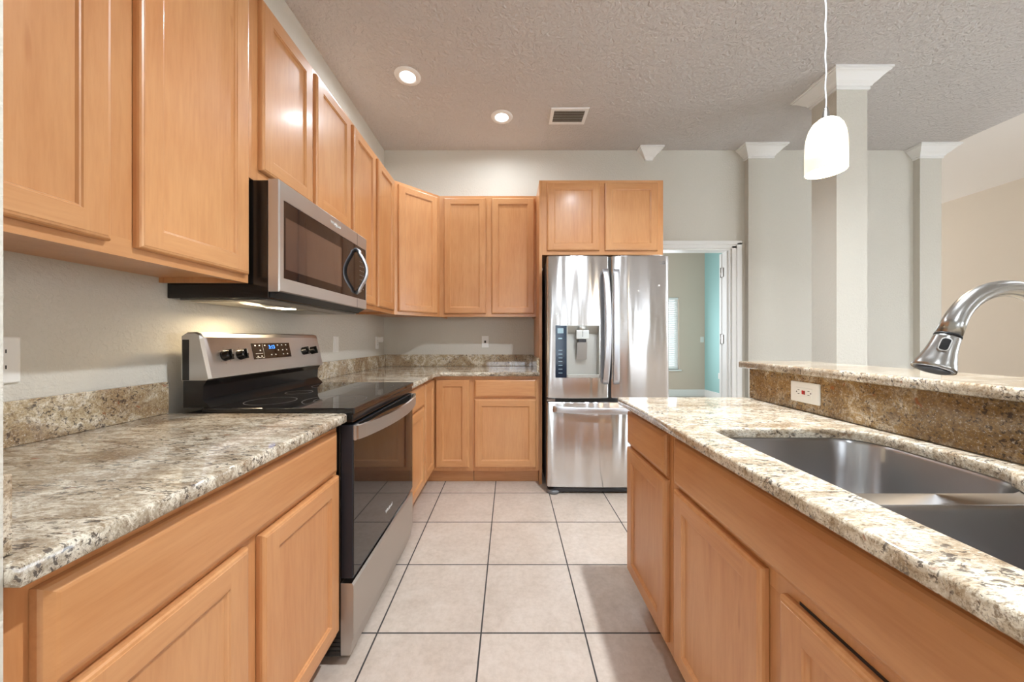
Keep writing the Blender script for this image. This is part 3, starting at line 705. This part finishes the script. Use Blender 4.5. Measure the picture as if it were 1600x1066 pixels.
# ------------------------------------------------------------------ refrigerator
fy = 2.585
def FX(x): return (x-796.5)/207
def FZ(y): return H-(y-530)/207
t = thing('refrigerator', 'stainless french-door refrigerator with water dispenser, standing left of the doorway', 'refrigerator', (.745, 2.95, 0))
X0, X1 = FX(855.3), FX(1046.5)
MB().box(X0+.004, X1-.004, fy+.075, 3.34, .03, 1.79, .004).build('body', mat('fridge_side_grey', S(96,92,90), .45, .3), t)
def door_steel(name, x0, x1, z0, z1, hole=None, bulge=.012):
    """slightly bowed door skin; hole = (x0,x1,z0,z1)"""
    m = MB(); n = 14; xc = (x0+x1)/2; hw = (x1-x0)/2
    f = lambda x: fy + bulge*((x-xc)/hw)**2
    xs_ = sorted({x0+.008+(x1-x0-.016)*k/n for k in range(n+1)} | ({hole[0], hole[1]} if hole else set()))
    zs_ = sorted({z0+.006, z1-.006} | ({hole[2], hole[3]} if hole else set()))
    V = {}
    def v(x, z, d=0):
        k = (round(x, 5), round(z, 5), d)
        if k not in V: V[k] = m.bm.verts.new((x, f(x)+d, z))
        return V[k]
    for a, b_ in zip(xs_, xs_[1:]):
        for c, d_ in zip(zs_, zs_[1:]):
            if hole and hole[0]-1e-6 <= a and b_ <= hole[1]+1e-6 and hole[2]-1e-6 <= c and d_ <= hole[3]+1e-6: continue
            fc = m.bm.faces.new((v(a, c), v(b_, c), v(b_, d_), v(a, d_))); fc.smooth = True
    # rounded sides
    def strip(pa, pb):
        fc = m.bm.faces.new((pa[0], pb[0], pb[1], pa[1])); fc.smooth = False
    Z0, Z1 = z0+.006, z1-.006
    for sx, xe, xi in ((1, x0, xs_[0]), (-1, x1, xs_[-1])):
        prev = (v(xi, Z0), v(xi, Z1)); zz = [q for q in zs_]
        steps = [(xe+sx*.002, .003), (xe, .010), (xe, .068)]
        last = [v(xi, q) for q in zz]
        for xx, dy in steps:
            cur = [m.bm.verts.new((xx, f(xi)+dy, q)) for q in zz]
            for i in range(len(zz)-1):
                fc = m.bm.faces.new((last[i], last[i+1], cur[i+1], cur[i])); fc.smooth = False
            last = cur
    for zi, ze, s_ in ((Z1, z1, -1), (Z0, z0, 1)):
        last = [v(x, zi) for x in xs_]
        for dz_, dy in ((s_*.0015, .003), (0, .010), (0, .068)):
            cur = [m.bm.verts.new((x, f(x)+dy, ze+dz_)) for x in xs_]
            for i in range(len(xs_)-1): m.bm.faces.new((last[i], last[i+1], cur[i+1], cur[i]))
            last = cur
    m.quad([(x0, fy+.07, z0), (x1, fy+.07, z0), (x1, fy+.07, z1), (x0, fy+.07, z1)])
    return m
zt_, zd = 1.813, FZ(623)
hx0, hx1, hz0_, hz1_ = FX(868), FX(937), FZ(590.5), FZ(508.5)
ld = door_steel('left', X0, FX(951.3), zd, zt_, (hx0, hx1, hz0_, hz1_)).build('door', STEELF, t)
rd = door_steel('right', FX(955.7), X1, zd, zt_).build('door', STEELF, t)
fd = door_steel('freezer', X0, X1, FZ(762.5), FZ(629)).build('freezer_drawer', STEELF, t)
MB().box(X0+.01, X1-.01, fy+.05, fy+.3, FZ(629), zd).build('gasket', BLACKM, t)
MB().box(FX(951.3), FX(955.7), fy+.02, fy+.08, zd, zt_-.01).build('door_gap', BLACKM, t)
m = MB(); m.box(X0+.05, X1-.02, fy+.03, fy+.3, .012, FZ(765), .006); m.build('base_grille', DGREY, t)
for x in (X0+.05, X1-.06):
    m = MB(); m.lathe([(.05, 0), (.05, .018), (.04, .028)], (x, fy+.06, 0), n=24); m.build('leg', mat('grey_foot', S(120,122,124), .4, .4), t)
MB().box(X0, X0+.06, fy+.012, fy+.04, FZ(628), FZ(624)).build('hinge', CHROME, t)
# dispenser
dx = FX(886)
ds = bpy.data.objects.new('dispenser', None)
GREYP = mat('dispenser_grey', S(186,186,180), .35, .3)
yo = fy-.001
m = MB(); m.box(hx0, dx-.002, yo, yo+.02, hz0_, hz1_, .001)
cp = m.build('control_panel', mat('blue_black_glass', S(14,40,62), .08, spec=.8), ld)
PM = mat('panel_marks', S(150,178,190), .4)
for i, z in enumerate([FZ(y) for y in (547.5, 553.5, 559.5, 565, 571, 577, 583)]):
    MB().box(hx0+.022, hx0+.052, yo-.0006, yo, z-.0025, z+.0025).build('control_mark', PM, cp)
MB().box(hx0+.02, hx0+.05, yo-.0006, yo, FZ(530), FZ(528)).build('control_mark', PM, cp); MB().box(hx0+.015, hx0+.06, yo-.0006, yo, FZ(521), FZ(513)).build('control_mark', PM, cp)
m = MB(); I0, I1, J0, J1 = dx, hx1-.002, hz0_+.02, hz1_-.002
m.box(dx-.002, hx1, yo, yo+.012, hz0_, hz0_+.024, .002)                      # tray lip
m.box(dx-.002, dx+.004, yo, yo+.06, hz0_, hz1_); m.box(hx1-.005, hx1, yo, yo+.06, hz0_, hz1_); m.box(dx, hx1, yo, yo+.06, hz1_-.005, hz1_)
m.quad([(I0, yo+.062, hz0_), (I1, yo+.062, hz0_), (I1, yo+.062, hz1_), (I0, yo+.062, hz1_)])
m.rings([[(x, yo+.01, hz1_-.004), (x, yo+.06, hz1_-.004), (x, yo+.06, hz1_-.065), (x, yo+.045, hz1_-.05)] for x in (I0+.003, I1-.003)])
m.box(I0, I1, yo+.012, yo+.06, hz0_, hz0_+.010)
m.build('dispenser_recess', GREYP, ld)
m = MB(); xc = FX(910.3)
m.box(xc-.048, xc+.048, yo-.004, yo+.05, FZ(530), FZ(516), .004); m.lathe([(.03, 0), (.03, .03)], (xc, yo+.022, FZ(516)), n=20); m.build('spout', mat('spout_grey', S(196,198,194), .3, .4), ld)
for z in (FZ(519), FZ(522), FZ(525)): MB().lathe([(.004, -.0006), (.004, .0002)], (xc, yo-.004, z), 'Y', n=12).build('indicator_dot', BLACKM, ld)
m = MB(); m.rings([[(xc-.038, yo+.012, FZ(535)), (xc+.038, yo+.012, FZ(535)), (xc+.040, yo+.03, FZ(562)), (xc-.040, yo+.03, FZ(562))], [(xc-.038, yo+.018, FZ(535)), (xc+.038, yo+.018, FZ(535)), (xc+.040, yo+.036, FZ(562)), (xc-.040, yo+.036, FZ(562))]]); m.build('paddle', mat('paddle_grey', S(168,168,164), .35, .5), ld)
m = MB(); m.box(xc-.03, xc+.03, yo+.012, yo+.05, FZ(535), FZ(530), .003); m.build('nozzle', DGREY, ld)
# handles
def bowhandle(xm, lean, par):
    pts = []
    for k in range(25):
        s = k/24; z = FZ(600)+(FZ(421)-FZ(600))*s
        pts.append((xm+lean*math.sin(math.pi*s)*.014, fy-.008-.034*math.sin(math.pi*s)**.5, z))
    m = MB(); m.tube(pts, 0, up=(1,0,0), sec=[(.006*math.cos(2*math.pi*k/14), .023*math.sin(2*math.pi*k/14)) for k in range(14)])
    for s in (0, 1):
        z = FZ(600)+(FZ(421)-FZ(600))*s; m.box(xm-.015, xm+.015, fy-.014, fy+.012, z-.014+.014*(1-2*s), z+.014+.014*(1-2*s), .004)
    m.build('handle', STEELH, par)
bowhandle(FX(946.5)-.004, 1, ld); bowhandle(FX(962.5), -.6, rd)
pts = []
for k in range(25):
    s = k/24; pts.append((FX(864)+(FX(1038)-FX(864))*s, fy-.008-.036*math.sin(math.pi*s)**.5, FZ(639)-.010*math.sin(math.pi*s)))
m = MB(); m.tube(pts, 0, up=(0,0,1), sec=[(.006*math.cos(2*math.pi*k/14), .024*math.sin(2*math.pi*k/14)) for k in range(14)])
for x in (FX(868), FX(1034)): m.box(x-.014, x+.014, fy-.014, fy+.012, FZ(640)-.018, FZ(640)+.018, .004)
m.build('handle', STEELH, fd)
text_part('logo', 'LG', .035, lambda r, u, o_: Vector((FX(1036)+r, fy+.0075-o_, FZ(410.5)+u)), mat('logo_silver', S(150,150,152), .3, 1), rd, .002)
# small suction-cup marks / screw caps visible on the doors
for (px, py, dd) in ((875.5, 452.5, ld), (870, 491, ld), (997.5, 454.5, rd), (1030, 446, rd)): MB().lathe([(.006, -.002), (.006, .01)], (FX(px), fy, FZ(py)), 'Y', n=16).build('adhesive_dot', PLASTIC, dd)

# ------------------------------------------------------------------ outlets and switches
def plate(label, F, w_=.07, h_=.115, kind='duplex', name='outlet', cat='outlet'):
    """F maps (right, up, out)"""
    t = thing(name, label, cat, F(0, -h_/2, 0))
    m = MB(F); m.rings([[(x, y, .0005) for x, y in rrect(-w_/2, w_/2, -h_/2, h_/2, .004, 3)], [(x, y, .004) for x, y in rrect(-w_/2, w_/2, -h_/2, h_/2, .004, 3)], [(x, y, .006) for x, y in rrect(-w_/2+.003, w_/2-.003, -h_/2+.003, h_/2-.003, .003, 3)]]); m.build('cover_plate', PLASTIC, t)
    if kind == 'duplex':
        for s in (-.0195, .0195):
            m = MB(F); m.rings([[(x, y, z) for x, y in rrect(-.0165, .0165, s-.0145, s+.0145, .012, 5)] for z in (.0055, .008)]); so = m.build('socket', PLASTIC, t)
            m = MB(F); m.box(-.0085, -.006, s-.002, s+.007, .0075, .0083); m.box(.006, .0085, s-.002, s+.007, .0075, .0083); m.lathe([(.0025, .0075), (.0025, .0083)], (0, s-.008, 0), n=10)
            m.build('slots', SLOT, so)
        MB(F).lathe([(.003, .005), (.003, .0068)], n=10).build('screw', PLASTIC, t)
    elif kind == 'gfci':
        m = MB(F); m.box(-.0165, .0165, -.033, .033, .005, .008, .001); so = m.build('socket', PLASTIC, t)
        m = MB(F)
        for s in (-.021, .021):
            m.box(-.0085, -.006, s-.004, s+.004, .0075, .0084); m.box(.006, .0085, s-.004, s+.004, .0075, .0084); m.lathe([(.0025, .0075), (.0025, .0084)], (0, s+(.009 if s > 0 else -.009), 0), n=10)
        m.build('slots', SLOT, so)
        red = mat('red_button', S(196,36,30), .4)
        MB(F).box(-.007, .007, .001, .0065, .0075, .0098, .0005).build('test_button', mat('dark_red_button', S(150,30,26), .4), so); MB(F).box(-.007, .007, -.0065, -.001, .0075, .0098, .0005).build('reset_button', red, so)
    elif kind == 'switch':
        MB(F).box(-.0165, .0165, -.033, .033, .005, .0075, .001).build('rocker', PLASTIC, t)
    elif kind == 'jack':
        MB(F).box(-.009, .009, -.011, .012, .005, .0075, .001).build('jack', SLOT, t)
    return t
FLW = lambda y, z: (lambda r, u, o_: Vector((XL+o_, y+r, z+u)))
FBW = lambda x, z, y=YB: (lambda r, u, o_: Vector((x+r, y-o_, z+u)))
plate('white duplex outlet on the left wall at the photo edge', FLW(.832, 1.128))
plate('white rocker switch on the left wall just beyond the range', FLW(2.445, 1.143), kind='switch', name='light_switch', cat='switch')
plate('white outlet at the inner corner of the left wall, with a plug-in beside it', FLW(3.20, 1.145))
t = thing('plug_in_adapter', 'small white plug-in adapter on the corner outlet', 'adapter', (XL+.025, 3.215, 1.15))
MB().box(XL+.0075, XL+.045, 3.19, 3.245, 1.15, 1.20, .006).build('housing', PLASTIC, t)
plate('white jack plate on the back wall above the counter', FBW(-.243, 1.153), kind='jack', name='wall_jack', cat='wall plate')
plate('white outlet with red test buttons lying sideways on the island backsplash', lambda r, u, o_: Vector((IXB-.0005-o_, 1.255-u, .984+r)), .075, .122, kind='gfci')
plate('white light switch on the beige wall seen through the doorway', FBW(3.965, 1.17, BY), kind='switch', name='light_switch', cat='switch')
plate('white outlet low on the teal wall seen through the doorway', lambda r, u, o_: Vector((BX-o_, 6.56-r, .47+u)))

# ------------------------------------------------------------------ ceiling fixtures
CANC = (.84, .92, 1)
def can(label, x, y, power, spread=140):
    t = thing('recessed_light', label, 'ceiling light', (x, y, CEIL), 'recessed lights in the kitchen ceiling')
    m = MB(); m.lathe([(.052, -.0005), (.053, -.006), (.060, -.010), (.088, -.006), (.092, -.0005)], (x, y, CEIL), n=48, cap0=False, cap1=False); m.build('trim_ring', WHITE, t)
    m = MB(); m.lathe([(.0, -.004), (.052, -.004), (.052, -.001), (0, -.001)], (x, y, CEIL), n=40, cap0=False, cap1=False); m.build('lens', GLOW, t)
    area_light('can_lamp', (x, y, CEIL-.013), (0, 0, 0), .09, .09, power, CANC, t, 'DISK', spread)
    return t
can('recessed ceiling light above the microwave wall, larger in view', -.7256, 2.434, 8, 170)
can('recessed ceiling light nearer the back wall, left of the vent', -.067, 2.88, 7, 170)
can('recessed ceiling light above the island sink, out of frame overhead', .80, 1.05, 54)
can('added recessed fill light behind the camera, out of frame', -.1, -1.2, 24)  # unseen can added to balance the room light
# vent
t = thing('ceiling_vent', 'rectangular louvred air vent in the ceiling', 'vent', (.49, 2.86, CEIL))
m = MB(); vx0, vx1, vy0, vy1 = .335, .645, 2.762, 2.972
def fr(i, z): return [(vx0+i, vy0+i, z), (vx1-i, vy0+i, z), (vx1-i, vy1-i, z), (vx0+i, vy1-i, z)]
m.rings([fr(0, CEIL-.0005), fr(.003, CEIL-.008), fr(.028, CEIL-.010), fr(.030, CEIL-.002)], False, False); m.build('vent_frame', WHITE, t)
MB().box(vx0+.03, vx1-.03, vy0+.03, vy1-.03, CEIL-.003, CEIL-.0005).build('duct_opening', mat('duct_dark', S(104,86,66), .8), t)
m = MB()
for i in range(7):
    y = vy0+.034+i*.0215
    m.rings([[(x, y, CEIL-.012), (x, y+.014, CEIL-.0035), (x, y+.0155, CEIL-.0045), (x, y+.0015, CEIL-.0135)] for x in (vx0+.031, vx1-.031)])
m.build('louvres', mat('louvre_grey', S(205,198,188), .5), t)
# pendant
px, py_ = 1.2, 1.30
t = thing('pendant_light', 'small frosted glass pendant lamp glowing above the bar ledge', 'pendant lamp', (px, py_, 1.815))
m = MB(); m.lathe([(.06, 0), (.06, -.01), (.045, -.022), (.006, -.026)], (px, py_, CEIL-.0005), n=32); m.build('canopy', CHROME, t)
m = MB(); m.tube([(px+.0012*math.sin(k*.9), py_+.0012*math.cos(k*.9), 2.04+k*(CEIL-.03-2.04)/60) for k in range(61)], .0024, 8, up=(1,0,0)); m.build('cord', mat('clear_cord', S(190,190,192), .2), t)
MB().lathe([(.004, .045), (.007, .04), (.014, .0), (.02, -.004), (.02, -.02)], (px, py_, 2.015), n=20).build('socket_cap', NICKEL, t)
RS = .0625; oprof = [(.012, 2.018), (.026, 2.012), (.040, 2.0), (.051, 1.980), (.058, 1.955), (.0615, 1.925), (RS, 1.89), (RS, 1.815)]
iprof = [(r-.004, z-.002 if z > 1.82 else z) for r, z in reversed(oprof)]
m = MB(); m.lathe([(r, z) for r, z in oprof+iprof], (px, py_, 0), n=48, cap0=False, cap1=False); m.build('glass_shade', SHADE, t)
MB().lathe([(.003, .0), (.02, .012), (.028, .035), (.024, .06), (.014, .085), (.013, .12)], (px, py_, 1.862), n=20).build('bulb', BULB, t)
pd = bpy.data.lights.new('pendant_glow', 'POINT'); pd.energy = 9; pd.color = (1,.80,.55); pd.shadow_soft_size = .03
po = bpy.data.objects.new('pendant_glow', pd); COL.objects.link(po); po.parent = t; po.location = (0, 0, -.02)
can('added recessed fill light in the rear half of the room, out of frame', 2.6, -2.6, 24)  # made-up fixture that evens out the light at the rear
can('added recessed fill light over the dining side, out of frame', 3.6, .8, 24)  # unseen lamp put in as extra fill for this side
